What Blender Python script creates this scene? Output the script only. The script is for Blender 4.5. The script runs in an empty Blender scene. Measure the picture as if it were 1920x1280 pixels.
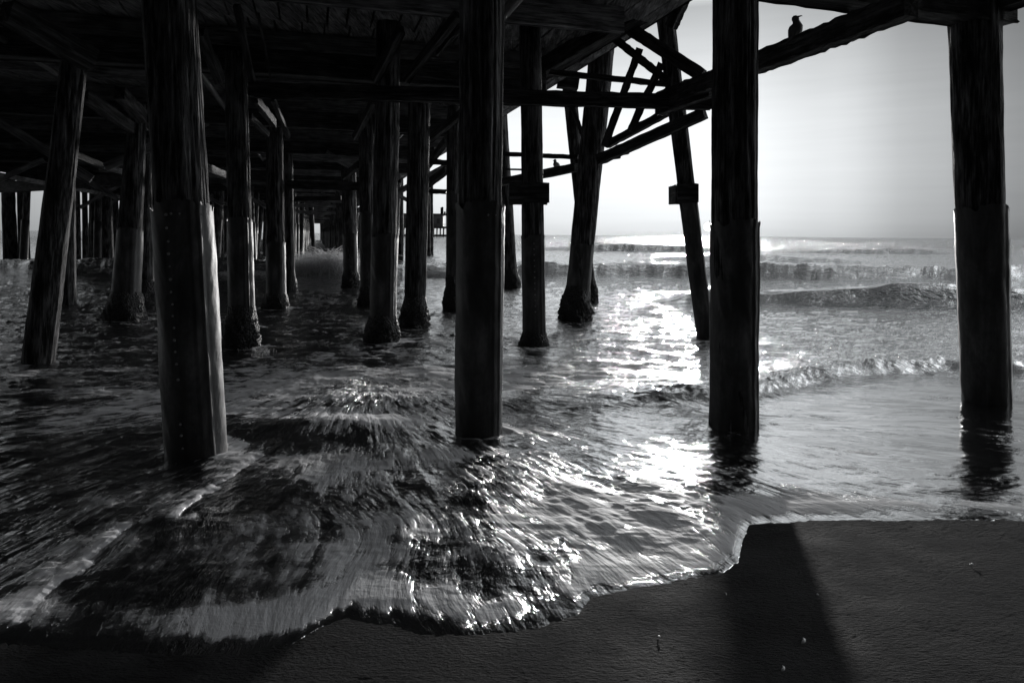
import bpy, math, random
import numpy as np
from mathutils import Vector, Matrix

# ------------------------------------------------------------------ camera, world, sun, exposure
F = 1280.0; HZ = 439.5; ROLL = 0.0085; CH = 1.7          # focal length in photo pixels, horizon row, roll, eye height
scene = bpy.context.scene
C = scene.collection
cd = bpy.data.cameras.new("camera"); cam = bpy.data.objects.new("camera", cd); C.objects.link(cam)
cd.sensor_width = 36.0; cd.lens = 24.0; cd.shift_y = -(640.0 - HZ) / 1920.0
cd.clip_start = 0.05; cd.clip_end = 20000
cr, sr = math.cos(ROLL), math.sin(ROLL)
RIGHT = Vector((cr, 0, sr)); UP = Vector((-sr, 0, cr)); FW = Vector((0, 1, 0)); EYE = Vector((0, 0, CH))
m = Matrix((RIGHT, UP, -FW)).transposed().to_4x4(); m.translation = EYE
cam.matrix_world = m
scene.camera = cam

SUN_AZ = math.atan2(1332 - 960, F) - 0.034; SUN_EL = math.radians(3.4)
world = bpy.data.worlds.new("World"); scene.world = world; world.use_nodes = True

def nd(nt, kind, **kw):
    n = nt.nodes.new(kind)
    for k, v in kw.items():
        if k == 'ins':
            for a, b in v.items(): n.inputs[a].default_value = b
        else: setattr(n, k, v)
    return n
def mt(nt, op, a, b=None, c=None, clamp=False):
    n = nt.nodes.new('ShaderNodeMath'); n.operation = op; n.use_clamp = clamp
    for i, v in enumerate((a, b, c)):
        if v is None: continue
        if isinstance(v, (int, float)): n.inputs[i].default_value = v
        else: nt.links.new(v, n.inputs[i])
    return n.outputs[0]
def ramp(nt, fac, stops, interp='LINEAR'):
    n = nt.nodes.new('ShaderNodeValToRGB'); r = n.color_ramp; r.interpolation = interp
    while len(r.elements) < len(stops): r.elements.new(0.5)
    for e, (p, v) in zip(r.elements, stops):
        e.position = p; e.color = (v, v, v, 1)
    nt.links.new(fac, n.inputs[0]); return n.outputs[0]

def build_world():
    nt = world.node_tree; nt.nodes.clear(); L = nt.links.new
    out = nd(nt, 'ShaderNodeOutputWorld'); bg = nd(nt, 'ShaderNodeBackground'); L(bg.outputs[0], out.inputs[0])
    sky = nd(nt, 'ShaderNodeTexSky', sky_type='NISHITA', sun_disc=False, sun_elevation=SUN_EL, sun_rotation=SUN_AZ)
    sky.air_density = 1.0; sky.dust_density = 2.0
    bw = nd(nt, 'ShaderNodeRGBToBW'); L(sky.outputs[0], bw.inputs[0])
    tc = nd(nt, 'ShaderNodeTexCoord'); sp = nd(nt, 'ShaderNodeSeparateXYZ'); L(tc.outputs['Generated'], sp.inputs[0])
    X, Y, Z = sp.outputs
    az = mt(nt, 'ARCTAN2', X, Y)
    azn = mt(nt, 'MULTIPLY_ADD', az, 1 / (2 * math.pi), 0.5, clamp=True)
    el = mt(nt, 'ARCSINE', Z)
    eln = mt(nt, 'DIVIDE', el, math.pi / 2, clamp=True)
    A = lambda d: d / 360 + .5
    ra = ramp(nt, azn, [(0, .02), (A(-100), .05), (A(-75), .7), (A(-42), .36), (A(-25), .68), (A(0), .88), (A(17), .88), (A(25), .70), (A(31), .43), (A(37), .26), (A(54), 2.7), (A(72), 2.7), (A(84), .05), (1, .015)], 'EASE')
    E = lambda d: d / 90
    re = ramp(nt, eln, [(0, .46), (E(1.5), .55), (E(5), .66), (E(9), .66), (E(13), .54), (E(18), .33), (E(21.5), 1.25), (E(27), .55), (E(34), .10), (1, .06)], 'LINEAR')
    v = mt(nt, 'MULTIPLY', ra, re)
    # thin high cloud streaks near the horizon
    mp = nd(nt, 'ShaderNodeMapping'); mp.inputs['Scale'].default_value = (3, 3, 60); L(tc.outputs['Generated'], mp.inputs[0])
    nz = nd(nt, 'ShaderNodeTexNoise', ins={'Scale': 2.0, 'Detail': 5.0}); L(mp.outputs[0], nz.inputs['Vector'])
    cl = mt(nt, 'MULTIPLY_ADD', nz.outputs[0], .12, .94)
    v = mt(nt, 'MULTIPLY', v, cl)
    v = mt(nt, 'ADD', v, mt(nt, 'MULTIPLY', bw.outputs[0], 0.004))
    cb = nd(nt, 'ShaderNodeCombineColor')
    L(mt(nt, 'MULTIPLY', v, .97), cb.inputs[0]); L(v, cb.inputs[1]); L(mt(nt, 'MULTIPLY', v, 1.02), cb.inputs[2])
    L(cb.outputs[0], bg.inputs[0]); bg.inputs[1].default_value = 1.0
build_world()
sl = bpy.data.lights.new("sun", 'SUN'); sl.energy = 1.5; sl.angle = math.radians(1.6); sl.color = (1, .985, .97)
so = bpy.data.objects.new("sun_lamp", sl); C.objects.link(so)
sd = Vector((math.sin(SUN_AZ) * math.cos(SUN_EL), math.cos(SUN_AZ) * math.cos(SUN_EL), math.sin(SUN_EL)))
so.rotation_euler = sd.to_track_quat('Z', 'Y').to_euler(); so.location = sd * 50
scene.view_settings.view_transform = 'Standard'; scene.view_settings.look = 'None'
scene.view_settings.gamma = 1.0; scene.view_settings.exposure = 0.70; scene.view_settings.use_curve_mapping = False
scene.cycles.max_bounces = 6; scene.cycles.diffuse_bounces = 3; scene.cycles.glossy_bounces = 3

# ------------------------------------------------------------------ helpers
rng = random.Random(7); nr = np.random.RandomState(5)
def W(px, py, Y): return EYE + Y * ((px - 960) / F * RIGHT + (HZ - py) / F * UP + FW)
def G(px, py, z=0.0):
    d = (px - 960) / F * RIGHT + (HZ - py) / F * UP + FW
    return EYE + d * ((z - CH) / d.z)

_P = np.random.RandomState(3).permutation(512).astype(np.int64); _P = np.concatenate([_P, _P, _P])
_GA = np.random.RandomState(4).rand(512) * 2 * np.pi; _GX, _GY = np.cos(_GA), np.sin(_GA)
def perlin(x, y, seed=0):
    xi = np.floor(x).astype(np.int64); yi = np.floor(y).astype(np.int64); xf = x - xi; yf = y - yi
    u = xf * xf * xf * (xf * (xf * 6 - 15) + 10); v = yf * yf * yf * (yf * (yf * 6 - 15) + 10)
    def g(ix, iy, dx, dy):
        h = _P[_P[(ix + seed * 37) & 511] + (iy & 511)] & 511
        return _GX[h] * dx + _GY[h] * dy
    a = g(xi, yi, xf, yf); b = g(xi + 1, yi, xf - 1, yf); c = g(xi, yi + 1, xf, yf - 1); d = g(xi + 1, yi + 1, xf - 1, yf - 1)
    return (a + (b - a) * u) * (1 - v) + (c + (d - c) * u) * v
def fbm(x, y, o=4, seed=0, gain=.5):
    s = 0; a = 1.0
    for i in range(o): s = s + a * perlin(x * 2 ** i, y * 2 ** i, seed + i); a *= gain
    return s
def ridged(x, y, o=4, seed=0, gain=.55):
    s = 0; a = 1.0
    for i in range(o): s = s + a * (1 - np.abs(perlin(x * 2 ** i, y * 2 ** i, seed + i)) * 2.2); a *= gain
    return s
def sstep(a, b, x):
    t = np.clip((x - a) / (b - a), 0, 1); return t * t * (3 - 2 * t)

def link_mesh(name, verts, faces, mat, parent=None, smooth=False):
    me = bpy.data.meshes.new(name); me.from_pydata([tuple(v) for v in verts], [], faces); me.update()
    if smooth:
        me.polygons.foreach_set('use_smooth', [True] * len(me.polygons))
    me.materials.append(mat); o = bpy.data.objects.new(name, me); C.objects.link(o)
    if parent: o.parent = parent
    return o
def np_mesh(name, V, nx, ny, mat, attrs=None, closed_u=False, parent=None, caps=False, smooth=True):
    """grid mesh, V shape (ny, nx, 3)"""
    me = bpy.data.meshes.new(name)
    i = np.arange(ny - 1)[:, None]; j = np.arange(nx if closed_u else nx - 1)[None, :]
    j2 = (j + 1) % nx
    q = np.stack([i * nx + j, i * nx + j2, (i + 1) * nx + j2, (i + 1) * nx + j], -1).reshape(-1, 4)
    n = len(q); me.vertices.add(nx * ny); me.vertices.foreach_set('co', V.astype(np.float32).ravel())
    loops = q.ravel().astype(np.int32); starts = (np.arange(n) * 4).astype(np.int32); tot = np.full(n, 4, np.int32)
    if caps:
        top = np.arange(nx) + (ny - 1) * nx
        loops = np.concatenate([loops, top.astype(np.int32)]); starts = np.append(starts, n * 4).astype(np.int32)
        tot = np.append(tot, nx).astype(np.int32); n += 1
    me.loops.add(len(loops)); me.loops.foreach_set('vertex_index', loops)
    me.polygons.add(n); me.polygons.foreach_set('loop_start', starts); me.polygons.foreach_set('loop_total', tot)
    me.polygons.foreach_set('use_smooth', np.full(n, smooth))
    me.update(); me.validate()
    if attrs:
        for k, a in attrs.items():
            at = me.attributes.new(k, 'FLOAT', 'POINT'); at.data.foreach_set('value', a.astype(np.float32).ravel())
    me.materials.append(mat); o = bpy.data.objects.new(name, me); C.objects.link(o)
    if parent: o.parent = parent
    return o
def tag(o, label=None, cat=None, group=None, kind=None):
    if label: o['label'] = label
    if cat: o['category'] = cat
    if group: o['group'] = group
    if kind: o['kind'] = kind
    return o
def empty(name, loc=(0, 0, 0)):
    o = bpy.data.objects.new(name, None); C.objects.link(o); o.location = loc; o.empty_display_size = .2; return o

# ------------------------------------------------------------------ materials
def new_mat(name):
    mm = bpy.data.materials.new(name); mm.use_nodes = True; nt = mm.node_tree
    return mm, nt, nt.nodes['Principled BSDF']
def grey(nt, v, tint=(1.0, 1.0, 1.03)):
    cb = nd(nt, 'ShaderNodeCombineColor')
    for i in range(3): nt.links.new(mt(nt, 'MULTIPLY', v, tint[i]), cb.inputs[i])
    return cb.outputs[0]
def noise(nt, vec, scale, detail=4, rough=.55, sc=(1, 1, 1), loc=(0, 0, 0), dist=0):
    mp = nd(nt, 'ShaderNodeMapping'); mp.inputs['Scale'].default_value = sc; mp.inputs['Location'].default_value = loc
    nt.links.new(vec, mp.inputs[0])
    n = nd(nt, 'ShaderNodeTexNoise', ins={'Scale': scale, 'Detail': detail, 'Roughness': rough, 'Distortion': dist})
    nt.links.new(mp.outputs[0], n.inputs['Vector']); return n.outputs[0]
def bump(nt, h, strength, dist, prev=None):
    b = nd(nt, 'ShaderNodeBump', ins={'Strength': strength, 'Distance': dist}); nt.links.new(h, b.inputs['Height'])
    if prev is not None: nt.links.new(prev, b.inputs['Normal'])
    return b.outputs[0]

def wood_mat(name, lo, hi, along='Z', fine=1.0, rough=.75):
    mm, nt, p = new_mat(name); L = nt.links.new
    tc = nd(nt, 'ShaderNodeTexCoord'); v = tc.outputs['Object']
    s = {'Z': (1, 1, .06), 'X': (.06, 1, 1), 'Y': (1, .08, 1)}[along]
    a = noise(nt, v, 38 * fine, 6, .7, s); b = noise(nt, v, 9 * fine, 4, .6, {'Z': (1, 1, .25), 'X': (.25, 1, 1), 'Y': (1, .2, 1)}[along]); c = noise(nt, v, 2.5, 3)
    d = noise(nt, v, 120, 3, .6)
    k = mt(nt, 'ADD', mt(nt, 'MULTIPLY', a, .55), mt(nt, 'MULTIPLY', b, .45))
    col = ramp(nt, k, [(.36, lo * .25), (.46, lo), (.56, (lo + hi) / 2), (.68, hi)])
    col = mt(nt, 'MULTIPLY', col, mt(nt, 'MULTIPLY_ADD', c, 1.2, .4))
    L(grey(nt, col), p.inputs['Base Color']); p.inputs['Roughness'].default_value = rough
    p.inputs['Specular IOR Level'].default_value = .3
    crack = ramp(nt, a, [(.3, 0), (.47, .6), (.55, .85), (.7, 1)])
    n1 = bump(nt, crack, 1.0, .035); n2 = bump(nt, b, .6, .02, n1); n3 = bump(nt, d, .3, .004, n2)
    L(n3, p.inputs['Normal']); return mm
M = {}
M['pile'] = wood_mat('weathered_pile_wood', .018, .30)
M['beam'] = wood_mat('weathered_beam_wood', .03, .15, 'X')  # dark tone puts shade on the caps into the colour, against paler joists
M['deck'] = wood_mat('weathered_deck_timber_lit', .2, .55, 'X')  # paler than the caps: light on joists and walers put into the colour
M['plank'] = wood_mat('deck_plank_wood_lit', .15, .5, 'Y')  # pale boards, light on the deck underside put into the colour

def jacket_mat():
    mm, nt, p = new_mat('pile_jacket'); L = nt.links.new
    tc = nd(nt, 'ShaderNodeTexCoord'); v = tc.outputs['Object']
    a = noise(nt, v, 3.0, 6, .65, (1, 1, .5), dist=.6); b = noise(nt, v, 30, 5, .7); c = noise(nt, v, 9, 4, .6, (1, 1, .12))
    k = mt(nt, 'ADD', mt(nt, 'MULTIPLY', a, .6), mt(nt, 'MULTIPLY', c, .4))
    col = ramp(nt, k, [(.35, .01), (.46, .03), (.55, .07), (.68, .16)])
    col = mt(nt, 'MULTIPLY', col, mt(nt, 'MULTIPLY_ADD', b, .9, .55))
    L(grey(nt, col), p.inputs['Base Color'])
    L(ramp(nt, a, [(.3, .35), (.7, .7)]), p.inputs['Roughness'])
    n1 = bump(nt, a, .5, .02); n2 = bump(nt, b, .35, .006, n1); L(n2, p.inputs['Normal']); return mm
M['jacket'] = jacket_mat()
def barn_mat():
    mm, nt, p = new_mat('barnacle_crust'); L = nt.links.new
    tc = nd(nt, 'ShaderNodeTexCoord'); v = tc.outputs['Object']
    vo = nd(nt, 'ShaderNodeTexVoronoi', ins={'Scale': 34.0}); L(v, vo.inputs['Vector'])
    b = noise(nt, v, 60, 4, .7)
    col = ramp(nt, mt(nt, 'MULTIPLY', vo.outputs['Distance'], b), [(.0, .14), (.18, .05), (.4, .02)])
    L(grey(nt, col), p.inputs['Base Color']); p.inputs['Roughness'].default_value = .6
    n1 = bump(nt, vo.outputs['Distance'], 1.0, .03); n2 = bump(nt, b, .6, .01, n1); L(n2, p.inputs['Normal']); return mm
M['barnacle'] = barn_mat()
def plain(name, v, rough=.6, metal=0):
    mm, nt, p = new_mat(name); L = nt.links.new
    tc = nd(nt, 'ShaderNodeTexCoord'); a = noise(nt, tc.outputs['Object'], 25, 4)
    L(grey(nt, mt(nt, 'MULTIPLY', mt(nt, 'MULTIPLY_ADD', a, .8, .6), v)), p.inputs['Base Color'])
    p.inputs['Roughness'].default_value = rough; p.inputs['Metallic'].default_value = metal
    L(bump(nt, a, .3, .004), p.inputs['Normal']); return mm
M['nail'] = plain('nail_head', .28, .35); M['iron'] = plain('dark_iron', .06, .5); M['shell'] = plain('shell', .75, .4)
M['gull'] = plain('gull_feathers', .09, .7); M['beak'] = plain('gull_beak', .06, .4)
M['far'] = plain('distant_building', .22, .7); M['farlight'] = plain('distant_wall', .5, .7)
def spray_mat():
    mm, nt, p = new_mat('spray_water'); p.inputs['Base Color'].default_value = (.9, .9, .9, 1); p.inputs['Roughness'].default_value = .5
    L = nt.links.new
    tr = nd(nt, 'ShaderNodeBsdfTransparent'); tl = nd(nt, 'ShaderNodeBsdfTranslucent'); tl.inputs[0].default_value = (.8, .8, .82, 1)
    m1 = nd(nt, 'ShaderNodeMixShader', ins={0: .5}); L(p.outputs[0], m1.inputs[1]); L(tl.outputs[0], m1.inputs[2])
    m2 = nd(nt, 'ShaderNodeMixShader', ins={0: .3}); L(tr.outputs[0], m2.inputs[2]); L(m1.outputs[0], m2.inputs[1])
    L(m2.outputs[0], nt.nodes['Material Output'].inputs[0]); return mm
M['spray'] = spray_mat()

# flow centre of the swash: the backwash and run-up fan out from here
FC = G(680, 705)
def flow_vec(nt, pos):
    L = nt.links.new
    sp = nd(nt, 'ShaderNodeSeparateXYZ'); L(pos, sp.inputs[0])
    wob = noise(nt, pos, .6, 1); wob2 = noise(nt, pos, .6, 1, loc=(9, 4, 0))
    x = mt(nt, 'ADD', mt(nt, 'SUBTRACT', sp.outputs[0], FC.x), mt(nt, 'MULTIPLY_ADD', wob, .7, -.35))
    y = mt(nt, 'ADD', mt(nt, 'SUBTRACT', sp.outputs[1], FC.y), mt(nt, 'MULTIPLY_ADD', wob2, .7, -.35))
    th = mt(nt, 'ARCTAN2', x, mt(nt, 'MULTIPLY', y, -1.0))
    r = mt(nt, 'SQRT', mt(nt, 'ADD', mt(nt, 'MULTIPLY', x, x), mt(nt, 'MULTIPLY', y, y)))
    lr = mt(nt, 'LOGARITHM', mt(nt, 'ADD', r, .6), math.e)
    cb = nd(nt, 'ShaderNodeCombineXYZ'); L(lr, cb.inputs[0]); L(th, cb.inputs[1])
    return cb.outputs[0], sp
def water_mat():
    mm, nt, p = new_mat('sea_water'); L = nt.links.new
    geo = nd(nt, 'ShaderNodeNewGeometry'); pos = geo.outputs['Position']
    fv, sp = flow_vec(nt, pos)
    at = lambda n: nd(nt, 'ShaderNodeAttribute', attribute_name=n).outputs['Fac']
    foam_a, chop_a, near_a = at('foam'), at('chop'), at('near')
    s1 = noise(nt, fv, 5, 5, .6, (1, 3.5, 1), dist=.3); s2 = noise(nt, fv, 14, 4, .55, (1, 4.5, 1)); s3 = noise(nt, fv, 10, 5, .65, (1, 2.2, 1), (5, 5, 0), .5)
    w1 = noise(nt, pos, 2.2, 7, .68, (1, 1.6, 1), dist=.8); w2 = noise(nt, pos, 7, 6, .7, (1, 1.5, 1), (3, 3, 0), .6)
    streak = mt(nt, 'ADD', mt(nt, 'MULTIPLY', s1, .35), mt(nt, 'ADD', mt(nt, 'MULTIPLY', s2, .35), mt(nt, 'MULTIPLY', s3, .3)))
    churn = mt(nt, 'ADD', mt(nt, 'MULTIPLY', w1, .5), mt(nt, 'MULTIPLY', w2, .5))
    mx = nd(nt, 'ShaderNodeMix', data_type='FLOAT'); L(near_a, mx.inputs[0]); L(churn, mx.inputs[2]); L(streak, mx.inputs[3])
    wl = noise(nt, pos, 4.5, 6, .66, (1, 1, 1), (2, 8, 0), .9)
    det = mt(nt, 'ADD', mt(nt, 'MULTIPLY', mx.outputs[0], .6), mt(nt, 'MULTIPLY', mt(nt, 'ADD', mt(nt, 'MULTIPLY', wl, .55), mt(nt, 'MULTIPLY', w1, .45)), .4))
    f = mt(nt, 'ADD', foam_a, mt(nt, 'MULTIPLY', mt(nt, 'SUBTRACT', det, .525), 9.0))
    fac = ramp(nt, f, [(.2, 0), (.5, .18), (.75, .6), (1.0, 1.0)])
    fac = mt(nt, 'MULTIPLY', fac, ramp(nt, foam_a, [(.0, 0), (.12, .7), (.3, 1)]))
    L(grey(nt, mt(nt, 'MULTIPLY_ADD', fac, .83, .02)), p.inputs['Base Color'])
    L(mt(nt, 'ADD', mt(nt, 'MULTIPLY_ADD', fac, .6, .06), at('far')), p.inputs['Roughness'])
    p.inputs['IOR'].default_value = 1.8
    # ripples
    r1 = noise(nt, pos, 5.5, 6, .68, (.8, 2.4, 1), dist=.7); r2 = noise(nt, pos, 1.2, 5, .6, (1, 2.6, 1), (7, 1, 0), .5)
    mn = nd(nt, 'ShaderNodeMix', data_type='FLOAT'); L(near_a, mn.inputs[0]); L(r1, mn.inputs[2]); L(mt(nt, 'ADD', mt(nt, 'MULTIPLY', mt(nt, 'ADD', s3, s2), .42), mt(nt, 'MULTIPLY', r1, .16)), mn.inputs[3])
    b1 = nd(nt, 'ShaderNodeBump'); b1.inputs['Distance'].default_value = .06; L(mn.outputs[0], b1.inputs['Height']); L(chop_a, b1.inputs['Strength'])
    b2 = nd(nt, 'ShaderNodeBump'); b2.inputs['Distance'].default_value = .25; L(r2, b2.inputs['Height']); L(mt(nt, 'MULTIPLY', chop_a, mt(nt, 'SUBTRACT', 1.0, near_a)), b2.inputs['Strength']); L(b1.outputs[0], b2.inputs['Normal'])
    r4 = noise(nt, pos, .45, 8, .72, (1, 2.2, 1)); b4 = nd(nt, 'ShaderNodeBump'); b4.inputs['Distance'].default_value = 1.7; L(r4, b4.inputs['Height']); L(mt(nt, 'MULTIPLY', at('far'), 6.0, clamp=True), b4.inputs['Strength']); L(b2.outputs[0], b4.inputs['Normal']); b2 = b4
    b3 = nd(nt, 'ShaderNodeBump'); b3.inputs['Distance'].default_value = .015; L(fac, b3.inputs['Height']); b3.inputs['Strength'].default_value = .5; L(b2.outputs[0], b3.inputs['Normal'])
    L(b3.outputs[0], p.inputs['Normal'])
    gl = nd(nt, 'ShaderNodeBsdfGlossy'); gl.inputs['Color'].default_value = (.93, .94, .95, 1); L(b3.outputs[0], gl.inputs['Normal'])
    L(mt(nt, 'ADD', .07, mt(nt, 'MULTIPLY', at('far'), 1.3)), gl.inputs['Roughness'])
    mxs = nd(nt, 'ShaderNodeMixShader'); L(mt(nt, 'MULTIPLY', mt(nt, 'SUBTRACT', 1.0, fac), mt(nt, 'MULTIPLY_ADD', at('far'), -2.6, .6)), mxs.inputs[0]); L(p.outputs[0], mxs.inputs[1]); L(gl.outputs[0], mxs.inputs[2])
    L(mxs.outputs[0], nt.nodes['Material Output'].inputs[0]); return mm
M['water'] = water_mat()
def sand_mat():
    mm, nt, p = new_mat('wet_sand'); L = nt.links.new
    geo = nd(nt, 'ShaderNodeNewGeometry'); pos = geo.outputs['Position']
    a = noise(nt, pos, 75, 5, .62, (.55, 1.3, 1)); b = noise(nt, pos, 30, 4, .6, (.6, 1.4, 1)); c = noise(nt, pos, 3, 4); g = noise(nt, pos, 500, 2)
    col = mt(nt, 'MULTIPLY', mt(nt, 'MULTIPLY_ADD', c, .15, -.018), mt(nt, 'MULTIPLY_ADD', g, 1.0, .5))
    L(grey(nt, col), p.inputs['Base Color']); L(ramp(nt, c, [(.35, .7), (.65, .9)]), p.inputs['Roughness']); p.inputs['Specular IOR Level'].default_value = .03
    n1 = bump(nt, b, .8, .018); n2 = bump(nt, a, 1.0, .03, n1); n3 = bump(nt, g, .4, .0015, n2); L(n3, p.inputs['Normal']); return mm
M['sand'] = sand_mat()

# ------------------------------------------------------------------ ground and sea
def sand_h(X, Y):
    s = np.where(Y < 8, .02 + .028 * (4 - Y), .02 - .112 - .035 * (Y - 8))
    s = np.maximum(s, -6) + .012 * fbm(X * .7, Y * .7, 2, 11)
    return s
shore_px = [(-900, 1230), (-300, 1215), (0, 1212), (200, 1232), (430, 1238), (545, 1212), (600, 1178), (650, 1160), (720, 1172), (780, 1192), (870, 1198), (1000, 1184),
            (1085, 1158), (1110, 1120), (1250, 1092), (1350, 1068), (1384, 1045), (1396, 1000), (1406, 975), (1500, 968), (1700, 966), (1920, 968), (2300, 975), (3200, 990)]
_sp = [G(x, y, .05) for x, y in shore_px]
SX = np.array([p.x for p in _sp]); SY = np.array([p.y for p in _sp])
_o = np.argsort(SX); SX = SX[_o]; SY = SY[_o]
def shore_y(X): return np.interp(X, SX, SY) + .06 * fbm(X * 1.1, X * 0 + 8, 2, 23) * sstep(1.2, 2, X) + .03 * fbm(X * 5, X * 0 + 4, 3, 25) * sstep(1.2, 1.6, X) + .035 * fbm(X * 2.3, X * 0 + 3, 3, 21) + .012 * perlin(X * 19, X * 0, 5)

def build_sand():
    ny, nx = 620, 700
    ya = np.concatenate([np.linspace(-12, 1.4, 30), np.linspace(1.45, 6.0, 490), 6 + np.geomspace(.02, 400, 100)])
    t = np.linspace(-1.7, 1.7, nx)
    Yg = np.repeat(ya[:, None], nx, 1); Xg = (np.abs(Yg) * .95 + .9) * t[None, :]
    Xg = np.where(Yg < 1.4, (2.4) * t[None, :] * (1 + (1.4 - Yg) * .5), Xg)
    Z = sand_h(Xg, Yg)
    det = .0011 * ridged(Xg * 16, Yg * 36, 3, 31) + (.0005 + .001 * sstep(-.2, .3, fbm(Xg, Yg * 2, 2, 47))) * fbm(Xg * 42, Yg * 75, 3, 41) + .002 * fbm(Xg * 3, Yg * 5, 3, 45)
    Z = Z + det * sstep(9, 5, Yg)
    o = np_mesh('sand', np.stack([Xg, Yg, Z], -1), nx, ny, M['sand']); tag(o, kind='structure')
build_sand()

def bore(s, wf, wb): return np.where(s < 0, np.exp(-(s / wf) ** 2), np.exp(-(s / wb) ** 2))
diag = [G(x, y, .06) for x, y in ((0, 1192), (90, 1110), (150, 1070), (250, 985), (330, 975), (345, 955), (440, 885))]
DY = np.array([p.y for p in diag]); DX = np.array([p.x for p in diag]); _o = np.argsort(DY); DY = DY[_o]; DX = DX[_o]
b3 = [G(x, y) for x, y in ((1000, 790), (1230, 762), (1420, 748), (1520, 722), (1620, 704), (1760, 697), (1920, 702), (2400, 705))]
B3X = np.array([p.x for p in b3]); B3Y = np.array([p.y for p in b3])
patches = [(640, 880, .45, .9), (660, 790, .35, .9), (730, 800, .3, .7), (600, 870, .2, .6), (830, 860, .25, .7), (370, 740, 1.0, .55), (150, 790, .7, .65), (60, 700, 1.0, .3), (560, 700, 1.0, .4), (40, 860, .4, .4), (620, 1000, .5, .45), (700, 1060, .4, .4),
           (480, 1050, .6, .25), (1150, 960, .6, .55), (1250, 1010, .4, .6), (1000, 1000, .5, .45), (800, 720, 1.2, .7), (1050, 700, 1.2, .4), (1000, 900, .6, .35), (200, 950, .35, .3)]
collars = [(369, 850, .25, .8), (897, 812, .22, .8), (1374, 795, .22, .35), (455, 652, .22, .8), (717, 642, .26, .8), (777, 615, .26, .8), (1002, 648, .24, .6), (1078, 602, .28, .6), (1323, 640, .18, .6), (72, 680, .22, .5), (518, 578, .3, .7), (234, 600, .35, .5)]
def water_fields(X, Y):
    dist = (Y - shore_y(X))
    s = sand_h(X, Y)
    nearf = sstep(9.5, 6.5, Y)
    # --- calm film of water right of the pier
    calm = sstep(1.6, 2.4, X - .15 * (Y - 5)) * sstep(0.0, .8, np.interp(X, B3X, B3Y) - Y)
    calm = calm * (.25 + .75 * sstep(.3, 1.4, dist))
    face2 = bore(Y - 17, 1.0, 1.5) * sstep(3, 6, X)
    amp = (1 - .4 * face2) * (.009 + .030 * sstep(4.5, 12, Y) + .012 * sstep(12, 30, Y) + .06 * sstep(30, 100, Y)) * (1 - .85 * calm)
    w1 = ridged(X * .55, Y * 1.1, 4, 3) - 1.0; w2 = fbm(X * 1.6 + .3 * w1, Y * 3.0, 4, 13); w3 = fbm(X * .12, Y * .3, 3, 17)
    w4 = ridged(X * 2.3 + w1, Y * 4.4, 4, 43) - 1
    ch = amp * (.7 * w1 + .9 * w2 + .35 * w4) + amp * .8 * w3
    # streaky ripples running along the flow near the shore
    dx, dy = X - FC.x, Y - FC.y; r = np.sqrt(dx * dx + dy * dy) + .6; th = np.arctan2(dx, -dy)
    st = fbm(np.log(r) * 7 + .5 * w2, th * 16, 4, 61)
    ch = ch + nearf * .016 * st * (1 - .7 * calm) * sstep(0, .5, dist)
    # --- breakers
    wob = fbm(X * .10, X * 0, 3, 71); wob2 = fbm(X * .05, X * 0 + 5, 3, 73)
    y1 = 28 + 3.0 * wob + .5 * fbm(X * .5, X * 0 + 2, 2, 72) + .03 * X; h1 = .50 + .30 * perlin(X * .16, X * 0 + 2.3, 7) + .12 * perlin(X * .5, X * 0 + 6.3, 8) + .1 * wob2
    B1 = h1 * bore(Y - y1, .75, 2.4)
    rough1 = bore(Y - y1, 1.2, 2.8)
    B1 = B1 + rough1 * (.10 * fbm(X * 1.6, Y * 1.6, 4, 81) + .04 * fbm(X * 6, Y * 6, 3, 83))
    y2 = 17.3 + .9 * fbm(X * .16, X * 0 + 9, 2, 91) - .06 * (X - 8); h2 = sstep(3.6, 5.6, X) * (.42 + .12 * np.cos((X - 10.4) * .9) + .14 * fbm(X * .5, X * 0 + 1, 2, 51)) + .03
    B2 = h2 * bore(Y - y2, .38, 1.8) + .16 * sstep(9, 10.5, X) * bore(Y - 19.5, .8, 1.5)
    y3 = np.interp(X, B3X, B3Y) + .12 * fbm(X * 1.5, X * 0, 2, 95) + .25
    h3 = .11 * sstep(.2, 2.5, X)
    r3 = bore(Y - y3, .25, .8)
    B3 = h3 * bore(Y - y3, .22, .8) + r3 * sstep(.2, 2.0, X) * (.045 * fbm(X * 2.5, Y * 4, 4, 97) + .018 * ridged(X * 8, Y * 10, 3, 99))
    B4 = (.55 + 1.6 * perlin(X * .045, Y * 0 + 4.4, 19) + .5 * perlin(X * .14, Y * .02 + 2, 20)) * (.55 * bore(Y - (47 + 5 * wob), .9, 3) * sstep(6, 16, X) + 1.0 * bore(Y - (74 + 9 * wob), 1.3, 4.5) * sstep(-5, 14, X) + .5 * bore(Y - (120 + 9 * wob2), 3, 7))
    # a hump and a hollow between the nearest piles
    hump = .07 * np.exp(-(((X - G(640, 800).x) / .9) ** 2 + ((Y - G(640, 800).y) / .28) ** 2)) + .06 * np.exp(-(((X + .0) / 1.4) ** 2 + ((Y - 6.9) / .3) ** 2))
    dline = np.interp(Y, DY, DX); dd = dline + (.03 * fbm(Y * 5, Y * 0, 2, 33) + .045 * fbm(Y * 9, X * 9, 4, 35)) - X
    dmask = sstep(2.3, 2.7, Y) * sstep(5.5, 4.9, Y)
    step = .013 * sstep(-.01, .05, dd) * np.exp(-np.maximum(dd, 0) / .5) * dmask
    T = .010 * (1 - np.exp(-np.maximum(dist, 0) / .12)) + .03 * sstep(.0, 1.2, dist)
    rim = .004 * np.exp(-((dist - .22) / .10) ** 2) * (1 - calm)
    base = np.maximum(s, -.3) + T
    lvl = sstep(1.0, 4.0, dist)
    base = base * (1 - lvl) + np.maximum(base, .0) * lvl
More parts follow.
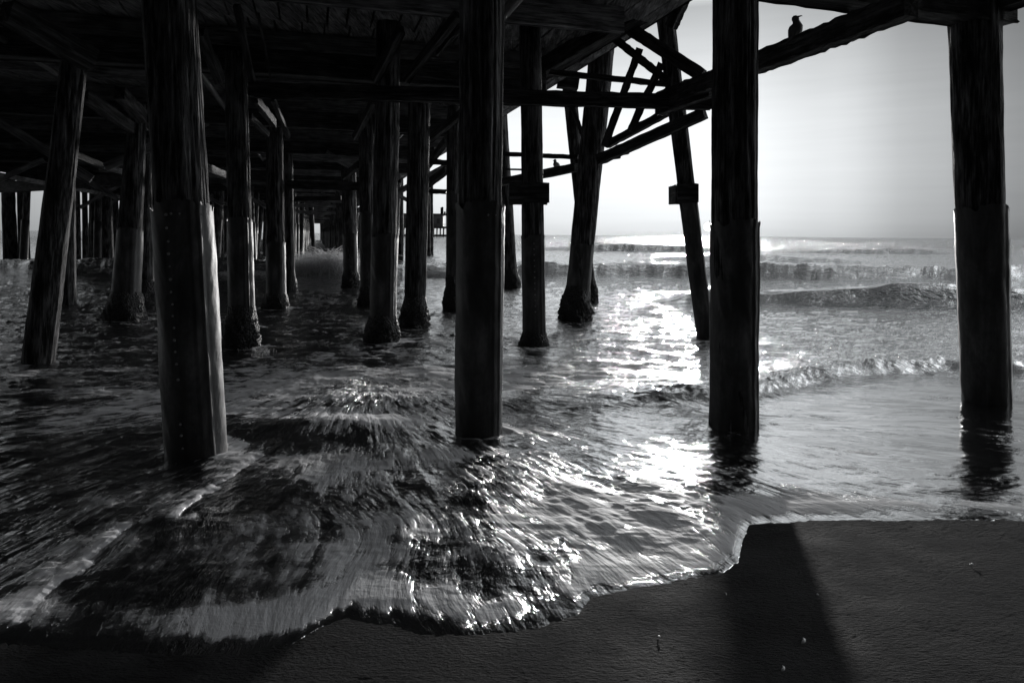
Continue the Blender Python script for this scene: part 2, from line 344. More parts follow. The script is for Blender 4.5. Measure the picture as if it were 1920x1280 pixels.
    base = np.where(Y > 9, 0, base * (1 - sstep(6, 9, Y)))
    z = base + rim + step + hump + ch * sstep(0, .6, dist) + B1 + B2 + B3 + B4
    z = np.where(dist < 0, s - .03 - .05 * np.minimum(-dist, 1), z)
    # --- foam
    big = fbm(X * .35, Y * .5, 4, 101); med = fbm(X * 1.1, Y * 1.5, 4, 107)
    under = sstep(3.6, .8, X - .1 * (Y - 5))
    foam = under * (.34 + .6 * big + .4 * med) * sstep(16, 9, Y) + .0
    foam = foam + .12 * sstep(40, 12, Y) * (.3 + med) * (1 - calm) * sstep(6, 2, X)
    fr = sstep(.0, .25, rough1) * (.42 + .3 * med); fr = fr * sstep(y1 - 1.5, y1 - .2, Y)
    foam = foam + fr * (1.1 - .45 * sstep(8, 20, X))
    foam = foam + .0 * r3 * sstep(.2, 2.0, X) + .14 * sstep(0, .6, w1) * sstep(6, 10, Y) * sstep(30, 14, Y)
    foam = foam + (1.15 + .8 * med) * np.exp(-((dist - .24) / .15) ** 2) * (1 - .75 * calm) * sstep(-4.5, -1.5, X + 0 * Y) * (.55 + .45 * sstep(-1.6, -1.0, X))
    foam = foam + calm * (.16 + .2 * med) * sstep(.3, 1.0, dist)  # milky foam on the calm film, also whitened to paint in its sheen
    foam = foam + (.75 + .5 * med) * np.exp(-((dist - .30) / .20) ** 2) * calm
    foam = foam + dmask * ((.75 + 1.5 * fbm(Y * 3.2, X * 3.2, 3, 39)) * sstep(-.015, .02, dd) * np.exp(-np.maximum(dd, 0) / (.05 + .03 * perlin(Y * 1.7, Y * 0, 9))) + .5 * (1 + med) * sstep(0, .02, dd) * np.exp(-np.maximum(dd, 0) / .3))
    for (px, py, rr, a) in patches:
        q = G(px, py); foam = foam + 1.35 * a * np.exp(-(((X - q.x) / (rr)) ** 2 + ((Y - q.y) / (rr * .8)) ** 2))
    for (px, py, rr, a) in collars:
        q = G(px, py); dq = np.hypot(X - q.x, (Y - q.y - rr * .2) * 1.0); foam = foam + 1.5 * a * np.exp(-((dq - rr) / .10) ** 2) * (1 + med) + a * .5 * np.exp(-(dq / (rr * 2.2)) ** 2) * (1 + 2 * med)
    foam = foam - .35 * under * sstep(-.9, -2.2, X - (-.4) * (Y - 4)) * sstep(7, 5, Y) * (1 - dmask * sstep(.3, 0, np.abs(dd)))
    foam = np.clip(foam, 0, 1.6) * sstep(-.0, .16, dist)
    chop = np.clip(.42 + .18 * sstep(6, 14, Y) * sstep(1, 4, X) - .34 * calm, .05, 1)
    return z, foam, chop, nearf, .14 * sstep(22, 120, Y) + 0 * X
def build_water():
    d = np.arange(985, 50, -1.45); ya = np.concatenate([F * CH / d, np.geomspace(F * CH / 50, 9000, 430)[1:]])
    ny = len(ya); nx = 900
    t = np.linspace(-1, 1, nx); t = np.sign(t) * (np.abs(t) * .86 + .55 * np.abs(t) ** 4)
    Yg = np.repeat(ya[:, None], nx, 1); Xg = (Yg + .25) * t[None, :] * 1.0
    z, foam, chop, near, far = water_fields(Xg, Yg)
    o = np_mesh('sea_water', np.stack([Xg, Yg, z], -1), nx, ny, M['water'], {'foam': foam, 'chop': chop, 'near': near, 'far': far})
    tag(o, kind='structure')
build_water()

# visible sun, low over the water
def build_sun():
    mm = bpy.data.materials.new('sun_glow'); mm.use_nodes = True; nt = mm.node_tree; nt.nodes.clear()
    e = nd(nt, 'ShaderNodeEmission', ins={1: 3.5}); o = nd(nt, 'ShaderNodeOutputMaterial'); nt.links.new(e.outputs[0], o.inputs[0])
    p = W(1328, 425, 12000); R = 12000 * 8.0 / F; n = 24; V = []; Fc = []
    for i in range(n // 2 + 1):
        a = math.pi * i / (n // 2)
        for j in range(n): b = 2 * math.pi * j / n; V.append((p.x + R * math.sin(a) * math.cos(b), p.y + R * math.sin(a) * math.sin(b), p.z + R * math.cos(a)))
    for i in range(n // 2):
        for j in range(n): Fc.append((i * n + j, i * n + (j + 1) % n, (i + 1) * n + (j + 1) % n, (i + 1) * n + j))
    ob = link_mesh('sun_in_sky', V, Fc, mm, smooth=True); tag(ob, kind='structure')
build_sun()

# ------------------------------------------------------------------ piles
def tube(name, p0, p1, r0, r1, seg, rings, mat, parent, bumpf=None, caps=True, ragged=0):
    """tapered tube from p0 up to p1; bumpf(theta, t, z)->radial offset"""
    p0, p1 = Vector(p0), Vector(p1); ax = (p1 - p0); Ln = ax.length; ax.normalize()
    ux = Vector((1, 0, 0)); ux = (ux - ax * ux.dot(ax)).normalized(); uy = ax.cross(ux)
    th = np.arange(seg) * 2 * np.pi / seg; t = np.linspace(0, 1, rings)
    TH, T = np.meshgrid(th, t); R = r0 + (r1 - r0) * T
    if ragged: T = T + ragged / Ln * (fbm(np.cos(TH) * 1.6 + Ln, np.sin(TH) * 1.6, 4, 77) - .25 * np.abs(fbm(np.cos(TH) * 9, np.sin(TH) * 9 + Ln, 2, 78))) * sstep(.8, 1, T)
    if bumpf is not None: R = R + bumpf(TH, T, T * Ln)
    c = np.array(p0)[None, None] + T[..., None] * Ln * np.array(ax)
    V = c + R[..., None] * (np.cos(TH)[..., None] * np.array(ux) + np.sin(TH)[..., None] * np.array(uy))
    return np_mesh(name, V, seg, rings, mat, closed_u=True, parent=parent, caps=caps)
def cyl_noise(TH, z, kth, kz, o, seed):  # periodic in theta by sampling on a circle of cells
    a = np.cos(TH) * kth / 6.28; b = np.sin(TH) * kth / 6.28
    return fbm(a + 31.7 + z * kz, b + 11.3 - z * kz * .7, o, seed)
PILES = []
def pile(xlt, xrt, yt, xlb, xrb, yb, label, Y=None, jacket=None, barn=0, q=1, nails=None, group='timber piles under the pier', jr=.022, lit=1, seed=0, zoff=0.0, fat=1.0, ystop=None):
    """a pile from its measured outline: left and right edge at the top row and at the waterline row"""
    cb, ct = (xlb + xrb) / 2, (xlt + xrt) / 2
    if Y is None: Y = G(cb, yb, zoff).y
    B = W(cb, yb, Y); Tt = W(ct, yt, Y)
    rb = (xrb - xlb) / 2 / F * Y * fat; rt = (xrt - xlt) / 2 / F * Y * fat
    if q < 3: jr *= .6
    if jacket: rb -= jr * .8
    dirv = (Tt - B); k = dirv.z
    base = B - dirv * ((B.z + .7) / k); rbb = rb
    e = empty('pile', tuple(base)); tag(e, label, 'pile', group)
    base_l = Vector((0, 0, 0)); top_l = Tt - base
    sd = len(PILES) * 3 + 1 + seed
    seg, rings = {3: (128, 220), 2: (64, 110), 1: (28, 40), 0: (14, 8)}[q]
    rav = (rb + rt) / 2
    def bf(TH, T, z):
        if q == 0: return 0 * TH
        s = .03 * rav * cyl_noise(TH, z, 5, .4, 2, sd) * 2
        f = -rav * .10 * np.clip(cyl_noise(TH, z, 34, .35, 3, sd + 5), 0, 1) * 2
        g = rav * .03 * cyl_noise(TH, z, 14, 2.0, 3, sd + 9)
        return s + f + g
    tube('shaft', base_l, top_l, rb, rt, seg, rings, M['pile'], e, bf)
    def at_y(py):  # point on axis at photo row py, and radius there
        t = (yb - py) / (yb - yt); P = B + dirv * t; tt = (P - base).length / (Tt - base).length
        return P - base, rb + (rt - rb) * tt
    if jacket:
        P, r = at_y(jacket)
        def jf(TH, T, z):
            seam = .012 * np.exp(-(((TH - 5.6) % 6.283 - .0) / .10) ** 2) + .010 * sstep(0, .05, (TH - 5.3) % 6.283) * sstep(.5, .4, (TH - 5.3) % 6.283)
            return seam + .008 * cyl_noise(TH, z, 6, .8, 3, sd + 2) + .006 * cyl_noise(TH, z, 14, 4, 3, sd + 3) + .007 * sstep(.985, 1, T)
        # ragged top edge
        j = tube('jacket', base_l, P, rb + jr, r + jr, max(seg, 24), max(rings // 2, 20), M['jacket'], e, jf, caps=False, ragged=.09)
    if barn:
        P, r = at_y(barn); hgt = (P - base).length
        R0 = rb + (jr if jacket else 0)
        def nf(TH, T, z):
            env = sstep(1.0, .55, T) * (.35 + .65 * sstep(.15, .45, T)) + .0
            n1 = .5 + cyl_noise(TH, z, 7, 2.2, 3, sd + 7); n2 = np.abs(cyl_noise(TH, z, 30, 9, 2, sd + 8))
            return .002 - .03 * sstep(.9, 1, T) + env * rav * (.42 * np.clip(n1, 0, 1.2) + .55 * n2)
        tube('barnacles', base_l, P, R0, R0, 72 if q >= 2 else 40, 70 if q >= 2 else 40, M['barnacle'], e, nf)
    if nails:
        me = None
        for (py, off) in nails:
            P, r = at_y(py); r += jr + .004
            a = math.asin(max(-.98, min(.98, off)))
            c = P + Vector((math.sin(a) * r, -math.cos(a) * r, 0))
            if me is None:
                V = []; Fc = []; n = 10
                for i, (rr, dd) in enumerate(((.010, 0), (.009, .004), (.005, .007))):
                    for jn in range(n): b = 2 * math.pi * jn / n; V.append((rr * math.cos(b), -dd, rr * math.sin(b)))
                for i in range(2):
                    for jn in range(n): Fc.append((i * n + jn, i * n + (jn + 1) % n, (i + 1) * n + (jn + 1) % n, (i + 1) * n + jn))
                Fc.append(tuple(range(2 * n, 3 * n)))
                o = link_mesh('nail', V, Fc, M['nail'], e, True); me = o.data
            else:
                o = bpy.data.objects.new('nail', me); C.objects.link(o); o.parent = e
            o.location = c; s = rng.uniform(.8, 1.25); o.scale = (s, 1, s)
    PILES.append((e, base, Tt))
    return e

A_n = [(y, -.06 + .10 * ((y - 400) / 450) + rng.uniform(-.02, .02)) for y in (404, 428, 452, 474, 497, 520, 543, 565, 586, 607, 629, 650, 672, 700, 780, 800, 823)]
B_n = [(404, .35), (404, .62), (410, .8)]
pile(268, 362, -60, 315, 423, 855, 'thick near pile left of centre, wood above and nailed jacket below', jacket=388, q=3, nails=A_n + [(402, .35), (402, .62), (402, .86), (402, .1)], jr=.02, group='front row of thick piles')
pile(862, 946, -60, 855, 940, 812, 'thick near pile in the middle with torn jacket top, dark against the surf', jacket=387, q=3, nails=B_n, jr=.024, group='front row of thick piles')
pile(1338, 1420, -60, 1331, 1418, 800, 'thick black near pile just right of the low sun', q=3, jacket=420, jr=.006, group='front row of thick piles')
pile(1783, 1868, 10, 1811, 1886, 750, 'black pile at the far right edge standing in calm water', q=2, jacket=391, jr=.02, group='front row of thick piles')
pile(118, 160, 120, 44, 100, 680, 'crooked leaning pile at the far left, deep in shadow', q=2)
pile(243, 274, 195, 206, 262, 600, 'leaning pile just left of the thick nailed pile, crusted foot', q=2, barn=545, jacket=430, jr=.012)
pile(262, 282, 260, 263, 290, 560, 'thin pile partly behind the thick nailed pile, dark crusted foot', q=1, barn=520)
pile(422, 462, 100, 431, 478, 652, 'straight pile right of the thick nailed pile, short jacket strip, mussel clump at its foot', q=3, jacket=412, barn=560, jr=.014)
pile(500, 530, 240, 499, 537, 578, 'pile on the left side of the corridor with flaking bark and a knobbly foot', q=2, jacket=455, barn=545, jr=.01)
pile(532, 549, 288, 537, 553, 545, 'slim pile right behind the corridor pile on the left, lumpy foot', q=1, barn=500)
pile(639, 667, 282, 645, 671, 538, 'knotty pile on the right side of the corridor, crusted foot', q=2, barn=500, jacket=440, jr=.008)
pile(672, 702, 215, 677, 700, 573, 'dark pile tucked behind the flaking pile, right of the corridor', q=2, barn=520, jacket=400, jr=.008)
pile(707, 752, 40, 692, 742, 642, 'flaking grey pile with rough bark, wide crusted foot in the surf', q=3, jacket=442, barn=580, jr=.012)
pile(768, 809, 95, 757, 797, 615, 'pale edged pile beside the flaking one, swollen mussel covered foot', q=3, barn=545)
pile(838, 862, 200, 836, 860, 580, 'pile half hidden behind the thick middle pile, banded jacket', q=2, jacket=360, barn=505, jr=.008)
pile(925, 950, 200, 944, 972, 540, 'leaning pile base peeping out behind the thick middle pile', q=1, barn=500)
pile(973, 1013, -20, 980, 1024, 648, 'pile right of the thick middle pile with a bolted block collar', q=3, jacket=444, barn=612, jr=.010, nails=[(456 + 10.5 * i, .05 + .003 * i) for i in range(13)])
pile(1112, 1160, 20, 1056, 1099, 602, 'thick slanted pile leaning right, in front of its crossed partner', q=2, barn=525, jacket=460, jr=.008)
pile(1052, 1078, 142, 1097, 1119, 568, 'slanted pile leaning left, crossing behind its thicker partner', q=2, barn=505, jacket=390, jr=.006)
pile(1228, 1262, 10, 1308, 1338, 640, 'slanted pile left of the low sun with a square block', q=2, jacket=348, barn=622, jr=.010)
# piles further left in the dark
L = [(4, 26, 335, 8, 32, 492, 'dark pile at the left border, first from the edge'), (33, 50, 340, 36, 56, 492, 'dark pile at the left border, second from the edge'),
     (118, 140, 300, 112, 142, 570, 'dark pile behind the crooked leaning one'), (140, 149, 345, 143, 152, 486, 'narrow pile against bright gap, behind the crooked pile'),
     (154, 163, 345, 155, 166, 488, 'second narrow pile against the bright gap at left'), (168, 182, 345, 172, 185, 490, 'third narrow pile by the bright gap at left'),
     (186, 205, 308, 192, 213, 492, 'slanted pile between the bright gaps at left'), (208, 220, 330, 214, 224, 480, 'thin pile right of the slanted one at left'),
     (403, 422, 325, 391, 413, 487, 'slanted pile between the nailed pile and the straight pile'), (409, 419, 370, 411, 420, 480, 'thin pile behind the slanted one beside the nailed pile'),
     (487, 497, 372, 476, 487, 470, 'thin slanted pile left of the corridor, in the spray'), (495, 501, 380, 492, 499, 466, 'thinnest slanted pile left of the corridor'),
     (744, 756, 250, 745, 757, 490, 'pale rimmed distant pile between the flaking pair'), (799, 806, 300, 800, 808, 480, 'slim distant pile right of the flaking pair'),
     (806, 812, 340, 806, 813, 478, 'slim distant pile beside the open gap with the far platform'), (630, 640, 300, 631, 641, 500, 'slim pile beside the knotty corridor pile'),
     (578, 587, 375, 585, 592, 478, 'slanted distant pile at the corridor centre left')]
for a in L: pile(*a[:6], a[6], q=1, group='smaller piles further back')

# ------------------------------------------------------------------ pier geometry
AX = Vector((-.2763, .9611, 0)); PE = Vector((.9611, .2763, 0))       # along the pier (seaward), across it
O0 = Vector((-4.0, 10.2, 0))                                           # a pile of the corridor's left row
def PP(a, c, z): v = O0 + AX * a + PE * c; return Vector((v.x, v.y, z))
EDGE_R = (Vector((5.17 - .2875 * 10.2, 10.2, 0)) - O0).dot(PE)         # offset of the right edge of the deck
EDGE_L = -13.2
def timber(name, p0, p1, w, h, mat=None, parent=None, label=None, cat='beam', group=None, up=Vector((0, 0, 1)), segs=14, rag=.004):
    p0, p1 = Vector(p0), Vector(p1); d = p1 - p0; Ln = d.length; d.normalize()
    s = d.cross(up)
    if s.length < .05: s = Vector((1, 0, 0))
    s.normalize(); u = s.cross(d).normalized()
    prof = []
    for (a, b) in ((-1, -1), (1, -1), (1, 1), (-1, 1)):   # chamfered square with a point on each side
        prof += [(a * w / 2 * (.9 if (a * b) > 0 else 1), b * h / 2 * (1 if (a * b) > 0 else .9)), (a * w / 2 * (1 if (a * b) > 0 else .9), b * h / 2 * (.9 if (a * b) > 0 else 1))]
    n = len(prof); V = []; sdn = rng.randint(0, 200)
    for i in range(segs + 1):
        x = Ln * i / segs
        for k, (a, b) in enumerate(prof):
            V.append((x, a + rng.gauss(0, rag), b + rng.gauss(0, rag)))
    Fc = [(i * n + k, i * n + (k + 1) % n, (i + 1) * n + (k + 1) % n, (i + 1) * n + k) for i in range(segs) for k in range(n)]
    Fc += [tuple(range(n))[::-1], tuple(range(segs * n, segs * n + n))]
    o = link_mesh(name, V, Fc, mat or M['beam'], parent)
    R = Matrix((d, s, u)).transposed().to_4x4(); R.translation = p0
    o.matrix_world = R
    if parent: o.matrix_parent_inverse = Matrix.Identity(4)
    if label and not parent: tag(o, label, cat, group)
    return o

deck = empty('pier_deck'); tag(deck, 'dark timber underside of the pier deck with planks, cross caps and joists overhead', 'pier')
BAYS = [-16.5, -11, -5.0] + [.2 + 5.4 * k for k in range(0, 30)]
for i, a in enumerate(BAYS):
    z = 4.1 if a > -3 else 3.82
    cR = {0: 4.75}.get(i - 3, EDGE_R - 1.35) if a > -3 else EDGE_R + 1.0
    if abs(a + 5.0) < .1: continue                                   # the front cap is built on its own
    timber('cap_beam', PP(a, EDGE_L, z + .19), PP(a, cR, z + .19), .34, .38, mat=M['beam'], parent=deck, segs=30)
k = -17
n_j = 0
while n_j < 46:
    a = -15.4 + n_j * 2.7 + (0.0 if n_j < 40 else (n_j - 40) * 1.5)
    n_j += 1
    if min(abs(a - b) for b in BAYS) < .3: a += .5
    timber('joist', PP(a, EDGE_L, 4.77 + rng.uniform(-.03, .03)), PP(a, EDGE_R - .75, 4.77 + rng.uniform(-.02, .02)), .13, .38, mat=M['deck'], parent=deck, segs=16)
# planks: boards laid along the pier, one mesh per bay
def planking(a0, a1, z=4.97):
    V = []; Fc = []; c = EDGE_L - .1
    while c < EDGE_R:
        wd = rng.uniform(.28, .42) if a0 < 60 else 2.0
        c1 = min(c + wd, EDGE_R + .02); zz = z + rng.uniform(-.008, .008); o = len(V)
        for zt in (zz, zz + .09):
            for (aa, cc) in ((a0, c), (a1, c), (a1, c1 - .03), (a0, c1 - .03)):
                p = PP(aa, cc, zt) ; V.append((p.x, p.y, p.z))
        Fc += [(o, o + 1, o + 2, o + 3), (o + 7, o + 6, o + 5, o + 4), (o, o + 4, o + 5, o + 1), (o + 1, o + 5, o + 6, o + 2), (o + 2, o + 6, o + 7, o + 3), (o + 3, o + 7, o + 4, o)]
        c = c1
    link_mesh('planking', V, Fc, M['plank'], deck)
ed = [-18] + [BAYS[3] + 5.4 * k for k in range(0, 30, 2)]
for a, b in zip(ed[:-1], ed[1:]): planking(a, b - .01)
timber('edge_stringer', PP(-4.4, EDGE_R, 5.16), PP(155, EDGE_R, 5.16), .14, .34, parent=deck, segs=60)
timber('edge_stringer', PP(-18, EDGE_L, 4.7), PP(155, EDGE_L, 4.7), .2, .5, parent=deck, segs=60)
top = timber('roadway_slab', PP(-18, (EDGE_L + EDGE_R) / 2, 5.2), PP(155, (EDGE_L + EDGE_R) / 2, 5.2), EDGE_R - EDGE_L - .4, .22, parent=deck, segs=4)

# distant rows of piles in the corridor and at the sides
proto = {}
def far_pile(a, c, label, grp, r=.17, lean=0.0, top=4.1):
    key = (round(lean, 2), top)
    b = PP(a, c, -.7)
    if key not in proto:
        e = empty('pile', tuple(b)); s = tube('shaft', (0, 0, 0), Vector((lean * 4.8, 0, top + .7)), r, r * .88, 20, 12, M['pile'], e, lambda TH, T, z: .012 * cyl_noise(TH, z, 8, .5, 2, 5))
        j = tube('jacket', (0, 0, 0), Vector((lean * 2.6, 0, 2.9)), r + .015, r + .008, 20, 6, M['jacket'], e)
        proto[key] = (e, s, j)
    else:
        e0, s0, j0 = proto[key]; e = e0.copy(); C.objects.link(e); e.location = b
        for ch in (s0, j0): q = ch.copy(); C.objects.link(q); q.parent = e
    e.rotation_euler.z = rng.uniform(-.5, .5) if lean == 0 else 0
    tag(e, label, 'pile', grp); return e
for k in range(3, 30):
    a = .2 + 5.4 * k
    lean = .0
    if k >= 3: far_pile(a, -.1 + rng.uniform(-.1, .1), 'distant pile in the left row of the long corridor', 'left row of distant corridor piles', lean=rng.choice((0, 0, .04)))
    if k >= 4: far_pile(a, 2.25 + rng.uniform(-.1, .1), 'distant pile in the right row of the long corridor', 'right row of distant corridor piles', lean=rng.choice((0, 0, -.04)))
    if k >= 4 and k < 22: far_pile(a, 4.6 + rng.uniform(-.2, .2), 'distant pile behind the flaking piles, right of the corridor', 'distant piles right of the corridor', lean=rng.choice((0, .04)))
    if k >= 7 and k < 24: far_pile(a, EDGE_R - .3, 'distant pile under the seaward right edge of the deck', 'distant piles under the right deck edge')
    if k < 12:
        for r_i, c in enumerate((-2.4, -4.6, -6.9, -9.2, -12.6)):
            if k < (4, 4, 5, 5, 5)[r_i]: continue
            if rng.random() < .3: continue
            far_pile(a + rng.uniform(-.6, .6), c + rng.uniform(-.3, .3), 'distant dark pile deep under the left side of the pier', 'distant piles under the left side', lean=rng.choice((0, .04, -.04)))

# ------------------------------------------------------------------ beams and braces that can be picked out
def girder_pt(px, z):
    t = (px - 960) / F; Y = 5.17 / (t + .2875); return Vector((t * Y, Y, z))
GR0 = girder_pt(1705, 3.735); GR1 = girder_pt(1235, 3.735)
timber('girder', GR0, GR1, .16, .235, label='long heavy girder slanting across the sky with a gull on it', segs=60, rag=.006)
pA, pD = W(-200, 200, 5.0), W(1835, 60, 7.35)
timber('timber_beam', (-4.6, 4.6, 4.08), (1.85, 6.08, 4.08), .36, .36, label='heavy cross cap over the front piles, cut off by the top of the picture', segs=40)
timber('timber_beam', (1.86, 6.1, 4.08), (5.2, 7.25, 4.11), .34, .36, label='heavy cross beam from the black sunlit pile to the far right pile', segs=30, rag=.006)
timber('corner_beam', (5.0, 7.2, 4.22), (6.1, 3.4, 4.22), .2, .34, label='short beam leaving the top right corner above the far right pile', segs=14)
def tb(name, x0, y0, x1, y1, Y0, Y1, h, w, label, cat='beam', rag=.004, group=None, segs=18):
    return timber(name, W(x0, y0, Y0), W(x1, y1, Y1), w, h, label=label, cat=cat, rag=rag, group=group, segs=segs)
tb('horizontal_beam', 468, 169, 1334, 193, 9.85, 9.95, .21, .14, 'long level beam running from the straight pile to the slanted pile by the sun', segs=50)
tb('ledger_board', 478, 180, 880, 184, 9.7, 9.75, .05, .05, 'thin ledger board along the lower edge of the long level beam')
tb('upper_rail', 1030, 136, 1252, 158, 11.3, 11.3, .09, .09, 'thin level rail above the long level beam')
tb('sloping_brace', 1122, 300, 1322, 212, 11.6, 10.4, .17, .14, 'lower of two sloping braces rising toward the sun side pile')
tb('sloping_brace', 1138, 272, 1262, 205, 11.9, 11.1, .12, .12, 'upper of two sloping braces above the lower one')
tb('low_girder', 845, 360, 1082, 314, 19, 13.9, .18, .14, 'low girder passing behind the block collar pile')
tb('low_rail', 930, 288, 1084, 295, 16, 15, .10, .08, 'level rail crossing open sky between the collar pile and crossed piles')
tb('pipe', 930, 317, 1050, 320, 15.2, 15.2, .04, .04, 'thin level pipe under the level rail', 'pipe', rag=.001)
tb('lattice_bar', 1199, 92, 1133, 275, 11.2, 11.2, .12, .08, 'left of two steep lattice bars against the sky', 'brace')
tb('lattice_bar', 1240, 120, 1182, 246, 11.0, 11.0, .12, .08, 'right of two steep lattice bars against the sky', 'brace')
tb('cross_brace', 1146, 68, 1252, 152, 11.4, 10.9, .13, .1, 'lower cross brace falling right over the lattice bars', 'brace')
tb('cross_brace', 1172, 48, 1316, 142, 10.8, 10.2, .20, .14, 'upper thick cross brace falling right toward the girder', 'brace')
tb('knee_brace', 1258, 52, 1286, -10, 10.6, 10.4, .16, .14, 'short knee brace at the head of the sun side pile', 'brace')
tb('thin_brace', 1064, 180, 1098, 268, 14.6, 14.6, .09, .07, 'thin brace between the two crossed piles', 'brace')
tb('head_block', 1046, 150, 1085, 156, 14.8, 14.8, .32, .3, 'dark block on the head of the left leaning crossed pile', 'block', segs=4)
tb('hanging_block', 1156, 284, 1158, 298, 11.6, 11.6, .10, .1, 'left of two small blocks hanging under the sloping brace', 'block', segs=3)
tb('hanging_block', 1172, 276, 1174, 290, 11.4, 11.4, .10, .1, 'right of two small blocks hanging under the sloping brace', 'block', segs=3)
tb('girder_tail', 1336, 168, 1235, 205, 9.2, 10.2, .2, .16, 'ragged beam end meeting the sun side pile below the girder')
tb('slanted_beam', 985, 150, 1200, 22, 12.6, 10.4, .3, .3, 'broad dark beam rising to the top right under the deck edge', segs=30)
# collars
for (px0, px1, py0, py1, Y, nm, i) in ((955, 1028, 345, 382, 10.15, 'square', 16), (1262, 1300, 347, 382, 10.75, 'sq', 19)):
    e, base, tt = PILES[i]
    for dy in (-.27, .27):
        p0 = W(px0, (py0 + py1) / 2, Y) + Vector((0, dy, 0)); p1 = W(px1, (py0 + py1) / 2, Y) + Vector((0, dy, 0))
        o = timber('collar_block', p0 - base, p1 - base, .09, (py1 - py0) / F * Y, parent=e, segs=6)
    pm = (W(px0, (py0 + py1) / 2, Y)); o = timber('collar_block', pm - base + Vector((.03, -.2, 0)), pm - base + Vector((.03, .2, 0)), .07, (py1 - py0) / F * Y * .96, parent=e, segs=5)
BR = [(760, 150, 858, 28, 9.9, 9.0, .13, 'steep lit brace rising right above the pale edged pile'), (703, 150, 752, 55, 10.3, 9.6, .16, 'wide brace above the flaking pile'),
      (820, 102, 864, 48, 10.5, 10, .08, 'thin brace high beside the thick middle pile'), (473, 152, 444, 10, 9.9, 9.2, .11, 'steep brace rising left from the straight pile head'),
      (508, 148, 484, 25, 9.8, 9.3, .035, 'thin rod rising left of the open planks'), (478, 186, 514, 232, 10.6, 12, .14, 'short knee brace below the level beam, left of the corridor'),
      (512, 186, 541, 256, 11.5, 13, .1, 'longer knee brace by the left corridor pile'), (468, 218, 502, 252, 13, 14, .12, 'lower knee brace behind the straight pile'),
      (666, 258, 700, 190, 13.8, 12.6, .14, 'brace right of the corridor under the level beam'), (802, 264, 866, 212, 13, 11.8, .14, 'brace between pale edged pile and thick middle pile'),
      (645, 332, 674, 308, 17, 16, .16, 'short brace by the knotty corridor pile'), (10, 22, 172, 114, 7.6, 8.6, .28, 'broad timber at upper left ending on the crooked pile'),
      (158, 180, 246, 240, 11, 12.6, .2, 'broad brace left of the thick nailed pile'), (224, 174, 268, 220, 10.5, 11.5, .22, 'second broad brace left of the thick nailed pile'),
      (140, 290, 192, 312, 14, 15, .14, 'low timber behind the crooked pile'), (375, 60, 412, 150, 8.6, 9.4, .16, 'brace high right of the thick nailed pile'),
      (376, 310, 424, 330, 16, 19, .2, 'low timber behind the thick nailed pile'), (800, 312, 838, 262, 19, 17.5, .2, 'sloping brace against the small sky triangle'),
      (798, 348, 838, 318, 19, 18, .2, 'lower sloping brace against the small sky triangle'), (796, 358, 842, 360, 20, 20, .14, 'level brace above the far platform'),
      (796, 302, 842, 306, 18, 18, .14, 'upper level brace at the small sky triangle'), (650, 178, 718, 180, 12.4, 12.4, .06, 'thin board behind the flaking pile head'),
      (240, 336, 0, 352, 28, 32, .5, 'dark low beam above the bright gaps at left'), (180, 312, 244, 322, 22, 24, .3, 'short dark beam above the slanted left pile'),
      (388, 338, 560, 346, 22, 24, .16, 'low cross brace left of the corridor'), (540, 346, 705, 350, 18, 18, .22, 'low dark cross beam over the corridor'),
      (548, 373, 640, 371, 24, 24, .16, 'pale low cross beam farther down the corridor')]
for (x0, y0, x1, y1, Y0, Y1, h, lb) in BR: tb('brace', x0, y0, x1, y1, Y0, Y1, h, h * .7, lb, 'brace', segs=8)

